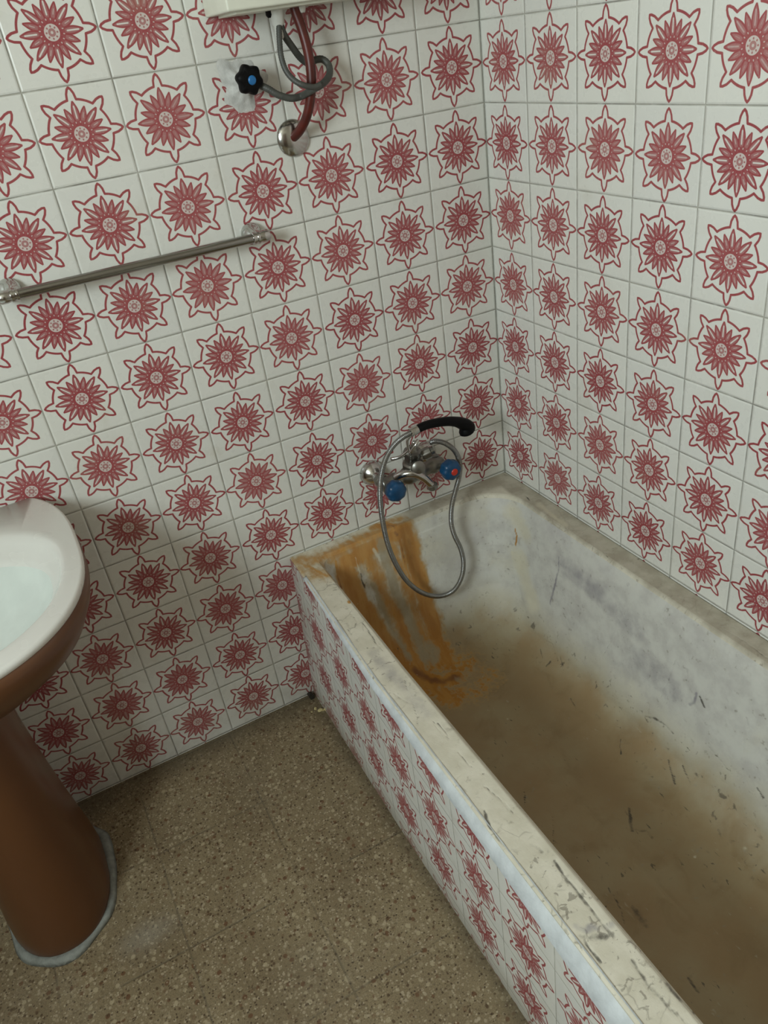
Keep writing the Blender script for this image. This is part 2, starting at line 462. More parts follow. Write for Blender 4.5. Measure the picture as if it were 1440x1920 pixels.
# ------------------------------------------------------------------ bathtub
RZ = .372 + ZF                 # rim height
YE = -1.50                     # far end of the tub, out of the photograph
NS, NL, NC = 170, 620, 60      # samples on short side, long side and corner
def outer_x(y):                # the tiled side is not quite straight
    return float(np.interp(y, [-1.6, -.9, -.5, -.33, -.16, 0], [-.668, -.664, -.661, -.653, -.645, -.638]))
def loop(x0, x1, y0, y1, rad, z, warp=0.0):
    """counter-clockwise rounded rectangle; rad = radii at (x1,y1), (x0,y1), (x0,y0), (x1,y0)"""
    P = []
    def line(a, b, n):
        for k in range(n): P.append((a[0] + (b[0] - a[0]) * k / n, a[1] + (b[1] - a[1]) * k / n))
    def arc(cx, cy, r, a0, n):
        for k in range(n): t = a0 + PI / 2 * k / n; P.append((cx + r * math.cos(t), cy + r * math.sin(t)))
    r1, r2, r3, r4 = rad
    line((x1, y0 + r4), (x1, y1 - r1), NL); arc(x1 - r1, y1 - r1, r1, 0, NC)
    line((x1 - r1, y1), (x0 + r2, y1), NS); arc(x0 + r2, y1 - r2, r2, PI / 2, NC)
    line((x0, y1 - r2), (x0, y0 + r3), NL); arc(x0 + r3, y0 + r3, r3, PI, NC)
    line((x0 + r3, y0), (x1 - r4, y0), NS); arc(x1 - r4, y0 + r4, r4, 1.5 * PI, NC)
    out = []
    for x, y in P:
        if warp and x < -.3: x += (outer_x(y) + .66) * warp * min(1, (-.3 - x) / .25)
        out.append((x, y, z))
    return out
def lofted(levels):
    L = []
    for (p0, n), (p1, _) in zip(levels, levels[1:]):
        A = np.array(loop(*p0)); B = np.array(loop(*p1))
        for k in range(n): L.append(A + (B - A) * (k / n))
    L.append(np.array(loop(*levels[-1][0])))
    return np.array(L)
def smooth_levels(L, keep=1, it=3):
    for _ in range(it):
        M_ = L.copy(); M_[keep:-keep] = (L[keep - 1:-keep - 1] + L[keep:-keep] * 2 + L[keep + 1:len(L) - keep + 1]) / 4; L = M_
    return L
IN = (-.604, -.050, YE + .06, -.048, (.115, .030, .05, .05))
rimL = lofted([((-.664, -.0015, YE, -.0015, (.001,) * 4, RZ - .012, 1.0), 5), ((-.664, -.0015, YE, -.0015, (.001,) * 4, RZ - .002, 1.0), 3),
               ((-.660, -.003, YE + .004, -.003, (.002,) * 4, RZ, 1.0), 24),
               ((*IN, RZ, .6), 6),
               ((-.601, -.053, YE + .063, -.051, (.115, .032, .05, .05), RZ - .002, .5), 4),
               ((-.596, -.057, YE + .066, -.055, (.115, .035, .055, .055), RZ - .008, .5), 1)])
basL = lofted([((-.596, -.057, YE + .066, -.055, (.115, .035, .055, .055), RZ - .008, .5), 12),
               ((-.590, -.066, YE + .07, -.064, (.115, .045, .06, .06), RZ - .04, .3), 70),
               ((-.574, -.098, YE + .12, -.098, (.10, .07, .09, .09), .20, .1), 30),
               ((-.550, -.125, YE + .17, -.145, (.12, .10, .12, .12), .125, 0), 18),
               ((-.51, -.17, YE + .23, -.20, (.12, .12, .12, .12), .093, 0), 25),
               ((-.45, -.22, YE + .30, -.27, (.10, .10, .10, .10), .084, 0), 30),
               ((-.34, -.335, YE + .42, -.40, (.002, .002, .002, .002), .080, 0), 1)])
basL = smooth_levels(basL, 1, 14)
# hand-laid enamel is not flat: gentle dents
def vnoise(P, s, seed=0):
    """cheap smooth noise from summed sines"""
    r = np.random.RandomState(seed); out = 0
    for k in range(7):
        d = r.normal(size=3); d /= np.linalg.norm(d); out = out + np.sin(P @ d * s * (1 + .35 * k) + r.uniform(0, 6.28)) / (1 + .3 * k)
    return out / 3
basL[12:-1, :, 2] += (vnoise(basL[12:-1], 22, 1) * .0022)
basL[12:-1, :, 1] += (vnoise(basL[12:-1], 30, 2) * .0016)
tub = thing('bathtub', 'old built-in bathtub with rust stains and a flower tiled side', 'bathtub', (-.33, -.75, 0))
basin_o = grid('tub_basin', basL, 'tub', tub, closed_u=True, cap1=True)
basin_o['label'] = 'dirty white enamel basin with orange rust and a muddy bottom'
rim_o = grid('tub_rim', rimL, 'rim', tub, closed_u=True)
rim_o['label'] = 'cracked cream rim'

STROKES = [  # kind, half width in m, strength, points on the tub
    ('mark', 0.0022, 0.8, [(-0.475, -0.0825, 0.2943), (-0.4736, -0.0859, 0.2749)]),
    ('mark', 0.0025, 0.9, [(-0.4522, -0.1317, 0.1461), (-0.4552, -0.1421, 0.1313)]),
    ('light', 0.012, 0.6, [(-0.0331, -0.1919, 0.45), (-0.0433, -0.3092, 0.45)]),
    ('rust', 0.028, 0.95, [(-0.5348, -0.0673, 0.3894), (-0.5206, -0.0774, 0.3269), (-0.4921, -0.0939, 0.2222), (-0.4603, -0.1426, 0.1308), (-0.4392, -0.2286, 0.0924)]),
    ('rust', 0.026, 1.0, [(-0.3453, -0.0619, 0.417), (-0.3449, -0.0733, 0.3479), (-0.3388, -0.087, 0.2667), (-0.336, -0.1138, 0.1745), (-0.3415, -0.1663, 0.1121), (-0.348, -0.2008, 0.0945)]),
    ('rust', 0.03, 0.62, [(-0.462, -0.0633, 0.4115), (-0.4472, -0.0792, 0.3134), (-0.4247, -0.0971, 0.2082), (-0.4147, -0.1464, 0.1275)]),
    ('rust', 0.03, 0.62, [(-0.3961, -0.0587, 0.429), (-0.3836, -0.0786, 0.3175), (-0.3704, -0.0993, 0.2004), (-0.3745, -0.1469, 0.1251)]),
    ('rust', 0.03, 0.85, [(-0.5212, -0.0629, 0.4133), (-0.4583, -0.06, 0.4243), (-0.3942, -0.0569, 0.4354), (-0.3486, -0.0577, 0.4326)]),
    ('rust', 0.034, 0.62, [(-0.629, -0.0278, 0.45), (-0.5845, -0.0573, 0.45), (-0.524, -0.0507, 0.4482), (-0.4456, -0.0429, 0.45), (-0.3835, -0.0409, 0.45)]),
    ('rust', 0.03, 0.45, [(-0.634, -0.057, 0.45), (-0.6215, -0.1096, 0.45), (-0.5988, -0.1272, 0.45)]),
    ('rust', 0.018, 0.7, [(-0.4181, -0.019, 0.45), (-0.3717, -0.0189, 0.45), (-0.3428, -0.0233, 0.45)]),
    ('rust', 0.016, 0.9, [(-0.4213, -0.0946, 0.2228), (-0.4172, -0.128, 0.1526), (-0.4195, -0.1786, 0.1076)]),
    ('rust', 0.02, 0.8, [(-0.5324, -0.0657, 0.3988), (-0.5258, -0.0682, 0.3841)]),
    ('rust', 0.014, 0.8, [(-0.513, -0.0676, 0.3877), (-0.5062, -0.0778, 0.3236), (-0.4852, -0.0894, 0.2513)]),
    ('rust', 0.012, 1.35, [(-0.3962, -0.0211, 0.45), (-0.3746, -0.0387, 0.45), (-0.3726, -0.0583, 0.4301)]),
    ('rust', 0.005, 1.4, [(-0.3739, -0.051, 0.448), (-0.369, -0.0651, 0.4043), (-0.3698, -0.0741, 0.3427), (-0.3636, -0.0837, 0.2852)]),
    ('rust', 0.005, 1.3, [(-0.5466, -0.0595, 0.4261), (-0.5527, -0.0705, 0.3881), (-0.5526, -0.0773, 0.3573), (-0.5998, -0.2551, 0.45)]),
    ('rust', 0.022, 1.35, [(-0.4357, -0.1915, 0.1022), (-0.4225, -0.2219, 0.0925), (-0.3925, -0.2507, 0.0872), (-0.356, -0.2564, 0.0859)]),
    ('rust', 0.045, 0.65, [(-0.379, -0.2032, 0.0947), (-0.3477, -0.231, 0.0894), (-0.3115, -0.2383, 0.088)]),
    ('rust', 0.036, 0.85, [(-0.4371, -0.2198, 0.0936), (-0.4246, -0.2771, 0.0862), (-0.4001, -0.3134, 0.0835)]),
    ('rust', 0.04, 0.5, [(-0.413, -0.2838, 0.085), (-0.3455, -0.3264, 0.0807), (-0.2823, -0.3047, 0.0823)]),
    ('rust', 0.01, 0.6, [(-0.6333, -0.0383, 0.45), (-0.6129, -0.0898, 0.45), (-0.6005, -0.1311, 0.45)]),
    ('pale', 0.014, 0.95, [(-0.4211, -0.0592, 0.4271), (-0.4186, -0.0714, 0.3634), (-0.4122, -0.0845, 0.2827), (-0.3964, -0.1013, 0.1966), (-0.3921, -0.1374, 0.1369), (-0.3956, -0.174, 0.1097)]),
    ('pale', 0.01, 0.7, [(-0.4664, -0.0765, 0.3294), (-0.4542, -0.0918, 0.2374), (-0.4402, -0.1265, 0.1545), (-0.4378, -0.157, 0.12)]),
    ('pale', 0.014, 0.9, [(-0.3759, -0.149, 0.1236), (-0.3637, -0.1676, 0.112), (-0.3797, -0.1844, 0.1033)]),
    ('pale', 0.007, 0.6, [(-0.4899, -0.064, 0.408), (-0.4853, -0.0729, 0.353), (-0.475, -0.0825, 0.2943)]),
    ('pale', 0.012, 0.5, [(-0.3549, -0.2673, 0.0846), (-0.3194, -0.2627, 0.0851), (-0.2902, -0.2558, 0.0859)]),
    ('light', 0.003, 1.0, [(-0.4965, -0.0621, 0.4164), (-0.495, -0.0674, 0.3876), (-0.4918, -0.0732, 0.3512)]),
    ('light', 0.006, 0.8, [(-0.4447, -0.0614, 0.4191), (-0.435, -0.0679, 0.3855)]),
    ('mark', 0.0035, 1.2, [(-0.4919, -0.0703, 0.3696), (-0.4938, -0.0735, 0.349), (-0.4913, -0.0768, 0.3278)]),
    ('mark', 0.003, 1, [(-0.4737, -0.0692, 0.3756)]),
    ('mark', 0.003, 1, [(-0.464, -0.0719, 0.3593)]),
    ('mark', 0.0025, 1, [(-0.4552, -0.0321, 0.45)]),
    ('mark', 0.0025, 1, [(-0.4865, -0.0068, 0.45)]),
    ('mark', 0.002, 0.9, [(-0.6106, -0.2609, 0.45), (-0.6122, -0.2916, 0.45), (-0.6145, -0.323, 0.45), (-0.6299, -0.3439, 0.45), (-0.643, -0.3552, 0.45), (-0.6403, -0.334, 0.45)]),
    ('mark', 0.002, 0.8, [(-0.6067, -0.3332, 0.45), (-0.6074, -0.3627, 0.45), (-0.6132, -0.4038, 0.45), (-0.6125, -0.4381, 0.45)]),
    ('mark', 0.002, 0.8, [(-0.625, -0.0722, 0.45), (-0.6103, -0.0674, 0.45), (-0.5979, -0.0716, 0.45), (-0.5926, -0.088, 0.4492), (-0.5771, -0.0735, 0.4288)]),
    ('mark', 0.002, 0.8, [(-0.6209, -0.1335, 0.45), (-0.6081, -0.1356, 0.45), (-0.5971, -0.1389, 0.45), (-0.5737, -0.078, 0.4121)]),
    ('mark', 0.004, 0.8, [(-0.6224, -0.4191, 0.45)]),
    ('mark', 0.003, 0.8, [(-0.6465, -0.4519, 0.45)]),
    ('mark', 0.002, 0.8, [(-0.6149, -0.5385, 0.45), (-0.6233, -0.5621, 0.45)]),
    ('mark', 0.002, 0.6, [(-0.6488, -0.5576, 0.45), (-0.6455, -0.5768, 0.45), (-0.64, -0.5938, 0.45)]),
    ('mark', 0.0018, 0.7, [(-0.6331, -0.602, 0.45), (-0.643, -0.635, 0.45), (-0.6533, -0.651, 0.45)]),
    ('mark', 0.0018, 0.7, [(-0.6243, -0.6589, 0.45), (-0.6264, -0.6772, 0.45), (-0.6255, -0.7119, 0.45)]),
    ('mark', 0.0022, 0.9, [(-0.6206, -0.6676, 0.45), (-0.6202, -0.689, 0.45), (-0.6227, -0.7109, 0.45)]),
    ('mark', 0.0018, 0.9, [(-0.624, -0.7443, 0.45), (-0.6242, -0.7649, 0.45), (-0.6225, -0.7837, 0.45)]),
    ('mark', 0.004, 0.8, [(-0.615, -0.806, 0.45)]),
    ('mark', 0.0022, 0.9, [(-0.6264, -0.8292, 0.45), (-0.6233, -0.8475, 0.45), (-0.6214, -0.8671, 0.45), (-0.6182, -0.8943, 0.45)]),
    ('mark', 0.0035, 1, [(-0.6535, -0.8662, 0.45), (-0.6636, -0.8943, 0.45), (-0.6642, -0.914, 0.4499), (-0.6626, -0.9327, 0.45)]),
    ('mark', 0.006, 0.7, [(-0.6285, -0.9548, 0.45), (-0.6251, -0.9634, 0.45), (-0.6236, -0.9718, 0.45)]),
    ('mark', 0.003, 1, [(-0.6164, -0.9953, 0.45), (-0.6209, -1.0265, 0.45)]),
    ('mark', 0.004, 1, [(-0.6209, -1.0265, 0.45), (-0.6198, -1.0645, 0.45), (-0.621, -1.0947, 0.45), (-0.6209, -1.1252, 0.45)]),
    ('mark', 0.007, 0.85, [(-0.6571, -1.1025, 0.45), (-0.6414, -1.1141, 0.45), (-0.6196, -1.1217, 0.45)]),
    ('mark', 0.003, 1, [(-0.6571, -1.1025, 0.45), (-0.6566, -1.1139, 0.45), (-0.657, -1.1416, 0.45)]),
    ('mark', 0.004, 0.85, [(-0.6206, -1.1611, 0.45), (-0.6254, -1.1949, 0.45), (-0.6243, -1.2247, 0.45), (-0.6184, -1.2525, 0.45)]),
    ('smudge', 0.008, 0.7, [(-0.6545, -1.0895, 0.45), (-0.6344, -1.1038, 0.45), (-0.6101, -1.113, 0.45)]),
    ('smudge', 0.02, 0.35, [(-0.6313, -0.4341, 0.45), (-0.6284, -0.52, 0.45), (-0.6261, -0.639, 0.45)]),
    ('mark', 0.002, 1, [(-0.1395, -0.326, 0.1157), (-0.1488, -0.3445, 0.109)]),
    ('mark', 0.004, 0.9, [(-0.1582, -0.3717, 0.102), (-0.1442, -0.3711, 0.1119)]),
    ('mark', 0.003, 0.9, [(-0.1255, -0.3859, 0.1274), (-0.1332, -0.4058, 0.1198)]),
    ('mark', 0.002, 0.9, [(-0.1267, -0.3663, 0.1259), (-0.1339, -0.3879, 0.1191)]),
    ('mark', 0.003, 0.55, [(-0.1218, -0.3214, 0.1356), (-0.1198, -0.3493, 0.1403)]),
    ('smudge', 0.0045, 1.0, [(-0.0717, -0.3191, 0.3735), (-0.0767, -0.3227, 0.3408), (-0.0814, -0.3197, 0.3101), (-0.0886, -0.3129, 0.2623), (-0.0932, -0.3073, 0.2317)]),
    ('smudge', 0.034, 0.6, [(-0.0734, -0.3352, 0.3627), (-0.0736, -0.404, 0.3607), (-0.0745, -0.47, 0.355)]),
    ('smudge', 0.038, 0.42, [(-0.0745, -0.47, 0.355), (-0.0762, -0.5336, 0.343), (-0.0775, -0.5858, 0.3332)]),
    ('smudge', 0.05, 0.45, [(-0.0875, -0.6164, 0.2675), (-0.0882, -0.7112, 0.2643)]),
    ('rust', 0.0022, 1.5, [(-0.0778, -0.1482, 0.3699), (-0.0788, -0.1554, 0.3523), (-0.0817, -0.1558, 0.3352), (-0.0841, -0.1536, 0.3248)]),
    ('light', 0.036, 0.75, [(-0.0844, -0.1733, 0.2964), (-0.0921, -0.2036, 0.2393), (-0.0993, -0.2453, 0.198)]),
    ('light', 0.035, 0.7, [(-0.0742, -0.1324, 0.4134), (-0.0719, -0.184, 0.3729)]),
    ('light', 0.006, 0.9, [(-0.0905, -0.1467, 0.3014), (-0.0913, -0.1514, 0.2871)]),
    ('mark', 0.002, 0.6, [(-0.0945, -0.6872, 0.2229), (-0.0899, -0.6926, 0.2532), (-0.0856, -0.6997, 0.2813), (-0.0806, -0.7024, 0.3141), (-0.0767, -0.7052, 0.3396)]),
    ('smudge', 0.005, 0.9, [(-0.0891, -0.7609, 0.2584), (-0.0867, -0.7699, 0.2737), (-0.0834, -0.7702, 0.2948)]),
    ('mark', 0.003, 1, [(-0.0837, -0.7789, 0.2932), (-0.086, -0.7952, 0.2782)]),
    ('mark', 0.002, 0.7, [(-0.0969, -0.5081, 0.2087), (-0.0932, -0.5178, 0.2323), (-0.0902, -0.5228, 0.2524)]),
    ('mark', 0.003, 0.6, [(-0.0791, -0.8845, 0.3237), (-0.0809, -0.8914, 0.3121)]),
    ('mark', 0.002, 0.5, [(-0.0854, -0.8908, 0.2823), (-0.0905, -0.8997, 0.2491)]),
    ('mark', 0.002, 0.9, [(-0.1722, -0.4841, 0.0937), (-0.1796, -0.5127, 0.0919)]),
    ('mark', 0.002, 0.9, [(-0.1637, -0.6474, 0.0968), (-0.1764, -0.6583, 0.0908), (-0.1867, -0.6748, 0.089)]),
    ('mark', 0.003, 0.7, [(-0.1772, -0.6795, 0.0908)]),
    ('mark', 0.003, 0.7, [(-0.1653, -0.6929, 0.0959)]),
    ('mark', 0.003, 1, [(-0.135, -0.7596, 0.1185), (-0.1464, -0.7809, 0.1103), (-0.1577, -0.8034, 0.1023)]),
    ('mark', 0.003, 0.9, [(-0.1267, -0.7912, 0.1258), (-0.1389, -0.8246, 0.1146)]),
    ('mark', 0.003, 0.8, [(-0.1285, -0.8266, 0.1228)]),
    ('mark', 0.005, 1, [(-0.2658, -0.7848, 0.0828), (-0.2814, -0.8049, 0.0825), (-0.2966, -0.8276, 0.0822)]),
    ('mark', 0.005, 0.8, [(-0.2881, -0.832, 0.0826), (-0.2761, -0.8461, 0.0831), (-0.2759, -0.8606, 0.0829)]),
    ('mark', 0.002, 1, [(-0.4167, -0.6288, 0.0821), (-0.4316, -0.6509, 0.0828), (-0.4474, -0.6666, 0.0834)]),
    ('mark', 0.002, 0.9, [(-0.4065, -0.7111, 0.0818), (-0.4259, -0.7393, 0.0816), (-0.4473, -0.77, 0.0824)]),
    ('mark', 0.0018, 0.8, [(-0.3914, -0.7926, 0.0814), (-0.4132, -0.8217, 0.0823)]),
    ('mark', 0.006, 0.6, [(-0.2344, -0.8203, 0.0838)]),
    ('mark', 0.005, 0.6, [(-0.2155, -0.8276, 0.0847)]),
    ('mark', 0.002, 0.7, [(-0.0986, -0.8252, 0.1988), (-0.1007, -0.8578, 0.192), (-0.1033, -0.8914, 0.1847)]),
    ('mark', 0.004, 0.8, [(-0.0993, -0.9454, 0.197), (-0.1013, -0.9627, 0.1904)]),
    ('mark', 0.004, 0.7, [(-0.1134, -0.6669, 0.1563), (-0.1089, -0.6935, 0.1687), (-0.1078, -0.7233, 0.1716), (-0.1089, -0.7429, 0.1688)]),
    ('mark', 0.006, 0.6, [(-0.1124, -0.8725, 0.1588), (-0.1116, -0.8875, 0.1609)]),
    ('mark', 0.005, 0.7, [(-0.166, -0.9225, 0.0964), (-0.1704, -0.936, 0.094)]),
    ('mark', 0.009, 0.6, [(-0.4069, -0.9512, 0.083), (-0.4099, -0.971, 0.083), (-0.4104, -0.9849, 0.0831)]),
    ('mark', 0.003, 0.7, [(-0.6024, -1.0731, 0.4466), (-0.4494, -0.9232, 0.0849)]),
    ('mark', 0.0025, 0.8, [(-0.4226, -0.9146, 0.0838), (-0.4319, -0.9478, 0.0835), (-0.4424, -0.965, 0.0836)]),
    ('mark', 0.006, 0.8, [(-0.4488, -1.0609, 0.085), (-0.605, -1.2052, 0.4486), (-0.6044, -1.2278, 0.4483)]),
    ('mark', 0.004, 0.8, [(-0.4179, -1.0934, 0.083), (-0.421, -1.1196, 0.0842)]),
    ('mark', 0.004, 0.8, [(-0.4414, -1.1253, 0.0848), (-0.6014, -1.2459, 0.4449)]),
    ('mark', 0.005, 0.6, [(-0.3865, -0.856, 0.0812)]),
    ('mark', 0.004, 0.7, [(-0.3718, -0.7097, 0.0809)]),
    ('mark', 0.003, 0.8, [(-0.4468, -0.5063, 0.0832), (-0.6034, -0.787, 0.4485)]),
    ('mark', 0.0025, 0.8, [(-0.3881, -0.4764, 0.0812), (-0.3967, -0.4931, 0.0808)]),
    ('light', 0.006, 0.7, [(-0.3724, -0.8339, 0.0801)]),
    ('light', 0.007, 0.7, [(-0.1952, -0.9503, 0.0886)]),
    ('light', 0.007, 0.7, [(-0.1576, -0.981, 0.1012)]),
    ('light', 0.006, 0.5, [(-0.24, -1.0293, 0.0834)]),
    ('light', 0.004, 0.9, [(-0.2388, -0.9353, 0.083)]),
    ('light', 0.004, 0.9, [(-0.297, -0.2903, 0.083)]),
    ('light', 0.004, 0.8, [(-0.3269, -0.4414, 0.0799)]),
    ('light', 0.003, 1, [(-0.4374, -0.2019, 0.0982)]),
    ('light', 0.003, 0.9, [(-0.5195, -0.0831, 0.2957)]),
    ('mark', 0.0016, 0.5, [(-0.375, -0.5642, 0.0796), (-0.3587, -0.5838, 0.0792), (-0.3522, -0.6024, 0.0792), (-0.3514, -0.6279, 0.0797), (-0.3592, -0.6508, 0.0805)]),
    ('light', 0.005, 0.5, [(-0.4243, -0.938, 0.0834), (-0.4204, -0.9548, 0.0831), (-0.4239, -0.9858, 0.0832)]),
    ('mark', 0.005, 0.7, [(-0.0131, -0.0134, 0.45), (-0.0088, -0.0248, 0.45)]),
    ('mark', 0.003, 0.9, [(-0.0354, -0.1394, 0.45), (-0.0396, -0.1631, 0.45)]),
    ('mark', 0.004, 0.9, [(-0.0055, -0.5136, 0.45)]),
    ('mark', 0.003, 0.7, [(-0.0219, -0.4483, 0.45)]),
    ('mark', 0.0016, 0.8, [(-0.0496, -0.307, 0.45), (-0.0503, -0.3472, 0.4498)]),
    ('mark', 0.0016, 0.7, [(-0.048, -0.4462, 0.45), (-0.0515, -0.4678, 0.449)]),
    ('mark', 0.002, 0.6, [(-0.0397, -0.7713, 0.45), (-0.0361, -0.831, 0.45), (-0.04, -0.8818, 0.45)]),
]
def paint(o, L):
    P = np.asarray(L).reshape(-1, 3); n = len(P)
    jit = vnoise(P, 160, 3) * .10 + vnoise(P, 60, 4) * .12
    warp = np.stack([vnoise(P, 210, 11), vnoise(P, 230, 12), vnoise(P, 190, 13)], 1) * .0016
    ch = {k: np.zeros(n) for k in ('rust', 'pale', 'mark', 'smudge', 'light')}
    for kind, w, amp, pts in STROKES:
        A = np.array(pts, dtype=float)
        if len(A) == 1: A = np.vstack([A, A + 1e-4])
        lo = A.min(0) - w * 2.2; hi = A.max(0) + w * 2.2
        sel = np.where(((P > lo) & (P < hi)).all(1))[0]
        if not len(sel): continue
        Q = P[sel] + warp[sel] * (1 if w < .008 else 2.2); best = np.full(len(sel), 9.0)
        for a, b in zip(A, A[1:]):
            ab = b - a; t = np.clip(((Q - a) @ ab) / (ab @ ab), 0, 1)
            best = np.minimum(best, np.linalg.norm(Q - a - t[:, None] * ab, axis=1))
        ww = w * (1 if w > .008 else .8)
        v = np.exp(-(best / ww) ** 2 * .9) * amp * (1 if w > .008 else np.clip(.8 + jit[sel] * 2.2, .1, 1.1))
        ch[kind][sel] = np.maximum(ch[kind][sel], v)
    for k, v in ch.items():
        at_ = o.data.attributes.new(k, 'FLOAT', 'POINT'); at_.data.foreach_set('value', v.astype(np.float32))
paint(basin_o, basL); paint(rim_o, rimL)

# tiled side, slightly leaning, its courses running a little downhill
ys = np.linspace(YE, 0, 90); zs = np.linspace(0, RZ - .006, 30)
V = []; UV = []
for zz in zs:
    f = zz / RZ; row = []; ur = []
    for yy in ys:
        xt = outer_x(yy) - .004; xb = float(np.interp(yy, [-1.6, -.5, 0], [-.668, -.670, -.664]))
        row.append((xb + (xt - xb) * f + .0, yy, zz))
        ur.append(((yy + .275) / .1425 + 40.5, (zz - (.423 - ZF + ZF) - .067 * (yy + .42)) / .1455 + 40.5))
    V.append(row); UV.append(ur)
# close the masonry: top ledge and back face make the panel solid
def backrow(z, dx): return [(-.615 + dx, yy, z) for yy in ys]
V = [backrow(0, 0)] + V + [backrow(RZ - .014, 0)]
UV = [UV[0]] + UV + [UV[-1]]
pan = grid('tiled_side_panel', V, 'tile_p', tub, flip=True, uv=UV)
pan['label'] = 'flower tiled outer side of the tub'
pan.data.set_sharp_from_angle(angle=math.radians(30))
# plaster fillet between rim and tiles, growing towards the foot end
V = []
rs = np.random.RandomState(5)
yb = np.linspace(YE + .01, -.10, 160)
wob = np.convolve(rs.normal(size=220), np.ones(9) / 9, 'valid')[:160]
for yy, wv in zip(yb, wob):
    drop = float(np.interp(yy, [-1.6, -1.16, -.95, -.83, -.69, -.5, -.25, -.1], [.075, .062, .045, .034, .026, .018, .010, .004])) + wv * .003
    out = float(np.interp(yy, [-1.6, -.8, -.3, -.1], [.020, .016, .008, .003]))
    xo = outer_x(yy)
    V.append([(xo + .004, yy, RZ - .003), (xo + .002, yy, RZ + .0015 + wv * .001), (xo - out * .55, yy, RZ - drop * .22), (xo - out * .95 - .003, yy, RZ - drop * .6), (xo - .006 - out * .25, yy, RZ - drop), (xo + .004, yy, RZ - drop)])
V = np.array(V)
bead = grid('plaster_fillet', V, 'plaster', tub, closed_u=True, cap0=True, cap1=True)
bead['label'] = 'rough bluish white plaster strip'
settle(tub)

# ------------------------------------------------------------------ washbasin
BZ = .737 + ZF
CX, CY = -1.385, -.25
def bout(s, z, n=120, back=0.0, cy=CY, front=.31, hw=.31, sx=1.0):
    P = []
    for k in range(n):
        t = 2 * PI * k / n; c, q = math.cos(t), math.sin(t)
        if q < 0: e, ext = 2.4, front
        else: e, ext = 3.0, .33
        x = CX + hw * s * sx * math.copysign(abs(c) ** (2 / e), c); y = cy + ext * s * math.copysign(abs(q) ** (2 / e), q)
        P.append((x, min(y, -.002 - back), z))
    return P
wb = thing('washbasin', 'white bowl washbasin with a brown outside on a brown pedestal', 'washbasin', (CX, -.25, 0))
def oval(hw, fr, bk, cy, e, z, n=120):
    P = []
    for k in range(n):
        t = 2 * PI * k / n; c, q = math.cos(t), math.sin(t)
        P.append((CX + hw * math.copysign(abs(c) ** (2 / e), c), cy + (fr if q < 0 else bk) * math.copysign(abs(q) ** (2 / e), q), z))
    return P
bowl = grid('bowl', [bout(.985, BZ - .016), bout(1.0, BZ - .012), bout(1.004, BZ - .005), bout(.998, BZ - .0005), bout(.985, BZ + .001), oval(.287, .262, .200, -.265, 2.35, BZ - .001), oval(.280, .254, .190, -.267, 2.3, BZ + .001),
             oval(.275, .249, .183, -.268, 2.25, BZ - .002), oval(.269, .243, .176, -.270, 2.2, BZ - .010), oval(.264, .236, .168, -.272, 2.2, BZ - .020), oval(.254, .222, .155, -.275, 2.2, BZ - .027),
             oval(.248, .214, .148, -.277, 2.2, BZ - .034), oval(.240, .204, .140, -.279, 2.15, BZ - .055), oval(.21, .178, .122, -.285, 2.1, BZ - .090), oval(.165, .14, .10, -.29, 2, BZ - .118), oval(.10, .085, .07, -.30, 2, BZ - .137), oval(.04, .035, .035, -.30, 2, BZ - .144), oval(.01, .01, .01, -.30, 2, BZ - .146)],
            'ceramic', wb, closed_u=True, cap1=True)
shell = grid('outer_shell', [bout(.994, BZ - .0125), bout(1.006, BZ - .017), bout(1.008, BZ - .03), bout(.99, BZ - .05), bout(.93, BZ - .085), bout(.80, BZ - .12), bout(.62, BZ - .15), bout(.45, BZ - .175), bout(.36, BZ - .21)],
             'brown', wb, closed_u=True, cap1=True, flip=True)
shell['label'] = 'brown glazed outside of the bowl'
water = grid('inner_glaze', [oval(.2495, .2155, .1495, -.277, 2.2, BZ - .0328), oval(.2385, .2025, .1385, -.279, 2.15, BZ - .0535), oval(.2085, .1765, .1205, -.285, 2.1, BZ - .088), oval(.1635, .1385, .0985, -.29, 2, BZ - .116), oval(.0985, .0835, .0685, -.30, 2, BZ - .135), oval(.03, .03, .03, -.30, 2, BZ - .1420)], 'basin', wb, closed_u=True, cap1=True)
water['label'] = 'mint white glossy hollow of the bowl'
def foot(rx, ry, z, cy=-.235, n=96, grow=0.0):
    P = []
    for k in range(n):
        t = 2 * PI * k / n; c, q = math.cos(t), math.sin(t); e = 2.15 if q < 0 else 4.0
        P.append((CX + .005 + (rx + grow) * math.copysign(abs(c) ** (2 / e), c), cy + ((ry if q < 0 else ry * .97) + grow) * math.copysign(abs(q) ** (2 / e), q), z))
    return P
ped = grid('pedestal', [foot(.101, .150, .0), foot(.106, .155, .006), foot(.107, .156, .02), foot(.105, .154, .06), foot(.100, .147, .12), foot(.093, .138, .2), foot(.086, .130, .3), foot(.080, .122, .42), foot(.078, .118, .52), foot(.084, .122, .60), foot(.10, .14, .655)],
           'brown', wb, closed_u=True, cap0=True, cap1=True)
V = []
A0, A1, A2, A3 = foot(.106, .155, .001, grow=-.006), foot(.106, .155, .011, grow=.0005), foot(.106, .155, .008, grow=.009), foot(.106, .155, .001, grow=.016)
for k in list(range(96)) + [0]:
    t = 2 * PI * k / 96; f = .9 + .25 * math.sin(3 * t + 1) + .2 * math.sin(7 * t)
    b0 = Vector(A1[k]); V.append([A0[k], A1[k]] + [tuple(b0.lerp(Vector(p[k]), 1 if p is None else min(1.3, max(.4, f)))[:2]) + (p[k][2],) for p in (A2, A3)])
se = grid('cement_bead', V, 'sealant', wb, closed_u=True); se['label'] = 'grey cement ring around the foot'
settle(wb)

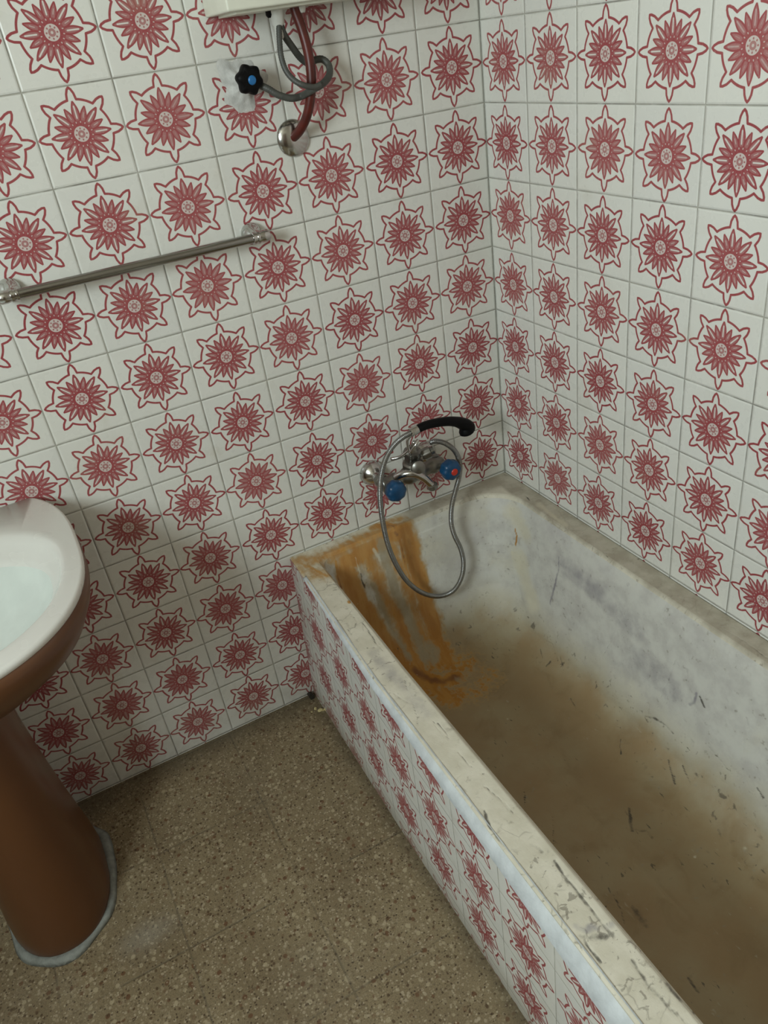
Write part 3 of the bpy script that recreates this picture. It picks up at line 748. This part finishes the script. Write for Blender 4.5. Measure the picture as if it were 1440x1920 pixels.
# ------------------------------------------------------------------ towel rail
rail = thing('towel_rail', 'tarnished chrome towel rail fixed to the flower tiled wall', 'towel rail', (-.80, 0, 1.2))
YR = -.045
A = at(500, 441, 1, YR); B = at(2, 559, 1, YR); zr = (A.z + B.z) / 2
tube('bar', [(B.x - .012, YR, B.z), ((A.x + B.x) / 2, YR, zr), (A.x - .004, YR, A.z)], .0088, 'rail', rail, seg_=20, step=.02)
for P, s in ((A, 1), (B, -1)):
    ex = P.x - s * .012
    br = lathe('wall_bracket', (ex - s * .006, -.0005, P.z + .002), (0, -1, 0), [(0, .0185), (.004, .0205), (.010, .0205), (.018, .0165), (.026, .0125), (.036, .0115), (.045, .010), (.05, .006)], 'chrome', rail)
    lathe('end_collar', (ex - s * .018, YR, P.z), (s, 0, 0), [(0, .0098), (.001, .0115), (.005, .0115), (.0055, .0100), (.009, .0100), (.0095, .0120), (.014, .0120), (.015, .0100), (.022, .0115), (.032, .0115), (.036, .0085), (.037, .002)], 'chrome', rail)
settle(rail)

# ------------------------------------------------------------------ bath mixer with hand shower
zf = .518 + ZF; xl, xr = -.393, -.243
mx_ = thing('bath_mixer_tap', 'limescaled chrome bath mixer with two blue round handles', 'tap', (-.318, -.05, zf))
for xx in (xl, xr):
    lathe('wall_flange', (xx, 0, zf), (0, -1, 0), [(0, .030), (.004, .032), (.012, .0305), (.020, .026), (.027, .018), (.031, .012), (.05, .0105), (.06, .0105)], 'chrome', mx_)
    lathe('union_nut', (xx, -.046, zf), (0, -1, 0), [(0, .013), (.002, .0165), (.016, .0165), (.018, .013)], 'dull', mx_, seg_=36, lobes=6, lobe=.06)
tube('mixer_body', [(xl - .012, -.076, zf), (xl + .03, -.077, zf), (-.318, -.080, zf + .002), (xr - .03, -.077, zf), (xr + .012, -.076, zf)],
     lambda f: .0175 + .0055 * math.exp(-((f - .5) / .13) ** 2) - (.005 if f < .02 or f > .98 else 0) + .002 * math.cos(f * 30), 'dull', mx_, seg_=24)
for xx, dot in ((xl + .004, None), (xr + .006, 'reddot')):
    lathe('valve_stem', (xx, -.088, zf), (0, -1, 0), [(0, .012), (.006, .0125), (.018, .0095), (.03, .008)], 'dull', mx_)
    hd = lathe('handle', (xx, -.104, zf), (0, -1, 0), [(0, .010), (.002, .0185), (.006, .0235), (.012, .0252), (.022, .0252), (.028, .0235), (.032, .019), (.034, .012), (.0345, .002)], 'blue', mx_, seg_=64, lobes=8, lobe=.035)
    hd['label'] = 'blue scalloped handle'
    if dot: lathe('indicator_cap', (0, 0, 0), (0, -1, 0), [(0, .0085), (.0015, .0088), (.003, .0075), (.0035, .001)], dot, hd).location = (xx + .001, -.1375, zf)
# diverter column and its nuts
lathe('diverter', (-.318, -.082, zf + .005), (0, -.15, 1), [(0, .019), (.012, .021), (.016, .024), (.03, .0245), (.034, .020), (.05, .0185), (.054, .0215), (.064, .0215), (.067, .015), (.075, .012)], 'dull', mx_, seg_=42, lobes=6, lobe=.03)
lathe('diverter_knob', (-.318, -.098, zf + .035), (-.2, -1, .15), [(0, .010), (.014, .010), (.016, .0155), (.028, .0165), (.032, .012), (.033, .002)], 'dull', mx_)
lathe('outlet_nut', (-.292, -.085, zf + .045), (1, -.25, .25), [(0, .011), (.008, .0135), (.022, .0135), (.024, .010), (.032, .0095)], 'dull', mx_, seg_=36, lobes=6, lobe=.05)
# spout swung along the wall
sp = [at(742, 896, 1, -.088), at(757, 889, 1, -.105), at(776, 888, 1, -.118), at(793, 895, 1, -.122), at(806, 906, 1, -.122), at(810, 912, 1, -.121)]
tube('spout', sp, lambda f: .0098 - .001 * f, 'chrome', mx_, seg_=20, step=.003)
e = at(810, 907, 1, -.121); lathe('aerator', e, (.08, 0, -1), [(0, .010), (.002, .0128), (.012, .0128), (.015, .010)], 'dull', mx_)
# fork that holds the hand shower
for s in (-1, 1):
    tube('cradle_prong', [(-.322, -.098, zf + .060), (-.332, -.108, zf + .072), Vector((-.338 + s * .004, -.118 + s * .012, zf + .088)), Vector((-.333, -.122 + s * .018, zf + .106)), Vector((-.322, -.122 + s * .016, zf + .118))], .0034, 'chrome', mx_, seg_=12)
tube('cradle_arm', [at(733, 861, 1, -.07), at(752, 856, 1, -.085), at(768, 843, 1, -.100), at(777, 828, 1, -.118)], .0042, 'chrome', mx_, seg_=12)
settle(mx_)

hs = thing('hand_shower', 'black hand shower lying in the fork above the bath mixer', 'shower head', tuple(at(780, 806, 1, -.122)))
HY = -.122
hp = [at(u, v, 1, yy) for u, v, yy in ((781, 805, HY), (800, 797, -.124), (822, 792, -.126), (843, 790, -.126), (860, 792, -.125), (874, 798, -.122), (886, 806, -.118))]
def hr(f): return float(np.interp(f, [0, .03, .3, .5, .62, .72, .82, .9, .96, 1], [.0088, .0110, .0118, .0128, .0140, .0165, .0190, .0185, .0135, .004]))
tube('handle', hp, hr, 'black', hs, seg_=24, step=.003, flat=(.86, 1.0))
fc = at(873, 803, 1, -.124)
lathe('spray_face', fc, (.15, -.1, -1), [(-.004, .014), (.006, .0180), (.0125, .0175), (.0155, .013), (.016, .002)], 'black', hs)
nut0 = at(769, 812, 1, HY); d0 = (hp[0] - nut0).normalized()
lathe('connector_nut', nut0, d0, [(0, .0085), (.001, .0105), (.005, .0110), (.006, .0098), (.0125, .0105), (.02, .0108), (.021, .0085)], 'chrome', hs)
settle(hs)
HP = [(770, 812, -.122), (757, 819, -.124), (741, 832, -.126), (727, 852, -.128), (718, 876, -.128), (713, 905, -.128), (713, 940, -.127), (718, 980, -.126), (727, 1020, -.125), (741, 1055, -.125), (762, 1088, -.125), (789, 1110, -.126), (820, 1118, -.127), (848, 1109, -.128),
      (864, 1086, -.127), (869, 1058, -.124), (864, 1030, -.120), (852, 1004, -.114), (846, 980, -.108), (847, 950, -.103), (854, 920, -.100), (861, 893, -.099), (862, 868, -.099), (853, 846, -.099), (836, 832, -.098), (817, 827, -.096), (806, 830, -.094)]
hose = tube('shower_hose', [at(*p[:2], 1, p[2]) for p in HP], .0060, 'hose', None, seg_=14, step=.0008, ripple=.00055, pitch=.0034)
tag(hose, 'grey spiral shower hose looping from the mixer down into the bathtub', 'hose')

# ------------------------------------------------------------------ water heater with its pipes
BX0, BX1, BD, BZ0 = -.566, -.20, .128, 1.492 + ZF
ht = thing('water_heater', 'cream box water heater on the wall above the stop valve', 'water heater', ((BX0 + BX1) / 2, 0, BZ0))
join(lambda bm: box(bm, (BX0, -BD, BZ0), (BX1, -.001, BZ0 + .62)), 'casing', 'boiler', ht, bevel=.004)
join(lambda bm: box(bm, (BX0 + .02, -BD + .02, BZ0 - .004), (BX1 - .02, -.012, BZ0 + .003)), 'bottom_plate', 'boiler', ht, bevel=.001)
c1 = at(520, 30, 1, -.055); c1.z = BZ0
lathe('inlet_fitting', (c1.x, -.055, BZ0), (0, .1, -1), [(-.01, .0125), (.012, .0125), (.024, .0115), (.028, .0085), (.045, .0075), (.048, .005)], 'whiteplastic', ht)['label'] = 'white tapered inlet fitting'
c2 = at(563, 10, 1, -.055)
lathe('drain_plug', (c2.x, -.055, BZ0), (0, 0, -1), [(-.01, .0085), (.008, .0085), (.013, .007), (.014, .002)], 'whiteplastic', ht)
c3 = at(507, 22, 1, -.05)
lathe('cable_gland', (c3.x, -.05, BZ0), (0, 0, -1), [(-.01, .009), (.010, .009), (.014, .006)], 'black', ht)
settle(ht)
red = thing('hot_water_pipe', 'dark red bent pipe entering the wall through a steel cover plate', 'pipe', tuple(at(548, 262, 1, 0)))
tube('pipe', [at(551, 6, 1, -.055), at(554, 22, 1, -.055), at(566, 55, 1, -.058), at(577, 95, 1, -.062), at(583, 135, 1, -.064), at(583, 175, 1, -.060), at(576, 215, 1, -.048), at(563, 243, 1, -.028), at(548, 260, 1, -.004)], .0088, 'redpipe', red, seg_=18)
fl = at(549, 259, 1, 0)
lathe('cover_plate', (fl.x, 0, fl.z), (0, -1, 0), [(0, .0325), (.002, .0335), (.005, .0320), (.009, .024), (.012, .013), (.0125, .006)], 'chrome', red)
settle(red)
vp = at(471, 150, 1, -.045)
vs = thing('stop_valve', 'small black stop valve with a blue centre set in rough filler', 'valve', (vp.x, 0, vp.z))
V = []
rs = np.random.RandomState(8)
pc = at(452, 150, 1, 0)
for r, h in ((.043, .0003), (.039, .001), (.033, .0022), (.026, .005), (.018, .011), (.011, .017), (.003, .018)):
    row = []
    for k in range(48):
        t = 2 * PI * k / 48; rr = r * (1 + .16 * math.sin(3 * t + 1) + .11 * math.sin(5 * t + 2) + .07 * math.sin(9 * t))
        row.append((pc.x + rr * .98 * math.cos(t) , -h + .0, pc.z - .006 + rr * 1.0 * math.sin(t)))
    V.append(row)
pt = grid('filler_patch', V, 'patch', vs, closed_u=True, cap1=True, flip=True); pt['label'] = 'rough white filler smeared on the tiles'
lathe('valve_body', (pc.x + .004, -.012, pc.z), (.12, -1, -.02), [(0, .014), (.03, .013), (.034, .010)], 'dull', vs)
kb = lathe('knob', (vp.x - .005, -.034, vp.z + .002), (.12, -1, -.1), [(0, .012), (.002, .0215), (.006, .0235), (.016, .0235), (.020, .0205), (.022, .011), (.0225, .002)], 'black', vs, seg_=60, lobes=6, lobe=.09)
bd_ = lathe('indicator_cap', (0, 0, 0), (.12, -1, -.1), [(0, .0075), (.002, .0078), (.004, .006), (.0045, .001)], 'bluedot', kb); bd_.location = (vp.x - .0025, -.0555, vp.z); bd_['label'] = 'blue centre cap'
settle(vs)
def pth(L): return [at(u, v, 1, yy) for u, v, yy in L]
h1 = tube('flexible_hose', pth([(488, 160, -.035), (503, 167, -.042), (522, 178, -.048), (545, 184, -.050), (566, 180, -.050), (586, 168, -.080), (604, 158, -.076), (617, 142, -.060), (617, 124, -.048), (606, 112, -.040), (593, 112, -.036), (578, 118, -.034), (563, 108, -.036), (548, 88, -.042), (533, 66, -.050), (526, 48, -.055)]), .0062, 'rubber', None, seg_=14, step=.0015, ripple=.0003, pitch=.004)
tag(h1, 'dark grey flexible hose looping from the stop valve round the red pipe', 'hose')
h2 = tube('flexible_hose', pth([(523, 48, -.058), (524, 75, -.062), (527, 105, -.068), (536, 132, -.074), (551, 150, -.082), (570, 160, -.090), (590, 163, -.088), (601, 158, -.086)]), .0050, 'rubber', None, seg_=14, step=.0015, ripple=.0003, pitch=.004)
tag(h2, 'thin grey hose hanging straight down from the white heater fitting', 'hose')

# ------------------------------------------------------------------ dark hole stand-in and crumbs at the foot of the tub
def lump(name, c, s, seed, mat):
    bm = bmesh.new(); bmesh.ops.create_icosphere(bm, subdivisions=3, radius=1)
    r = random.Random(seed); ds = [(Vector((r.uniform(-1, 1), r.uniform(-1, 1), r.uniform(-1, 1))).normalized(), r.uniform(.45, .8)) for _ in range(9)]
    for v in bm.verts:
        for d, h in ds:
            q = v.co.dot(d)
            if q > h: v.co -= d * (q - h)
        v.co = Vector((v.co.x * s[0], v.co.y * s[1], v.co.z * s[2]))
    lo = min(v.co.z for v in bm.verts)
    for v in bm.verts: v.co.z -= lo
    me = bpy.data.meshes.new(name); bm.to_mesh(me); bm.free()
    o = link(name, me, mat, None, False); o.location = c; o.rotation_euler = (0, 0, r.uniform(0, 3)); return o
for i, (u, v, s, lab) in enumerate(((603, 1334, (.010, .007, .006), 'largest pale yellow crumb beside the tub foot'), (592, 1331, (.006, .005, .004), 'small pale crumb left of the largest crumb'), (612, 1332, (.007, .006, .005), 'pale crumb nearest the tub panel'), (585, 1336, (.004, .003, .003), 'leftmost tiny crumb near the tub foot'))):
    p = at(u, v, 2, 0); tag(lump('plaster_crumb', (p.x, p.y, 0), s, 11 + i, 'debris'), lab, 'crumb', 'plaster crumbs in the corner by the tub')
p = at(598, 1306, 2, 0)
tag(lump('dark_hole_lump', (-.678, -.016, 0), (.012, .013, .010), 31, 'hole_dark'), 'dark lump standing for the dark hole where tub, wall and floor meet', 'dirt')  # lump coloured dark in place of the shaded hole in the corner

# ------------------------------------------------------------------ light: daylight from the window
ld = bpy.data.lights.new('window_daylight', 'AREA'); ld.shape = 'RECTANGLE'; ld.size = WZ1 - WZ0; ld.size_y = WY1 - WY0
ld.energy = 22; ld.color = (.875, .985, .99)
lo = bpy.data.objects.new('window_daylight', ld); C.objects.link(lo); lo.location = (X0 + .01, (WY0 + WY1) / 2, (WZ0 + WZ1) / 2)
lo.rotation_euler = (0, -PI / 2, 0)
w = bpy.data.worlds.new('world'); bpy.context.scene.world = w; w.use_nodes = True
w.node_tree.nodes['Background'].inputs[0].default_value = (.6, .7, .8, 1); w.node_tree.nodes['Background'].inputs[1].default_value = .4
vs_ = bpy.context.scene.view_settings
vs_.view_transform = 'Standard'; vs_.look = 'None'; vs_.gamma = 1; vs_.use_curve_mapping = False; vs_.exposure = 1.03
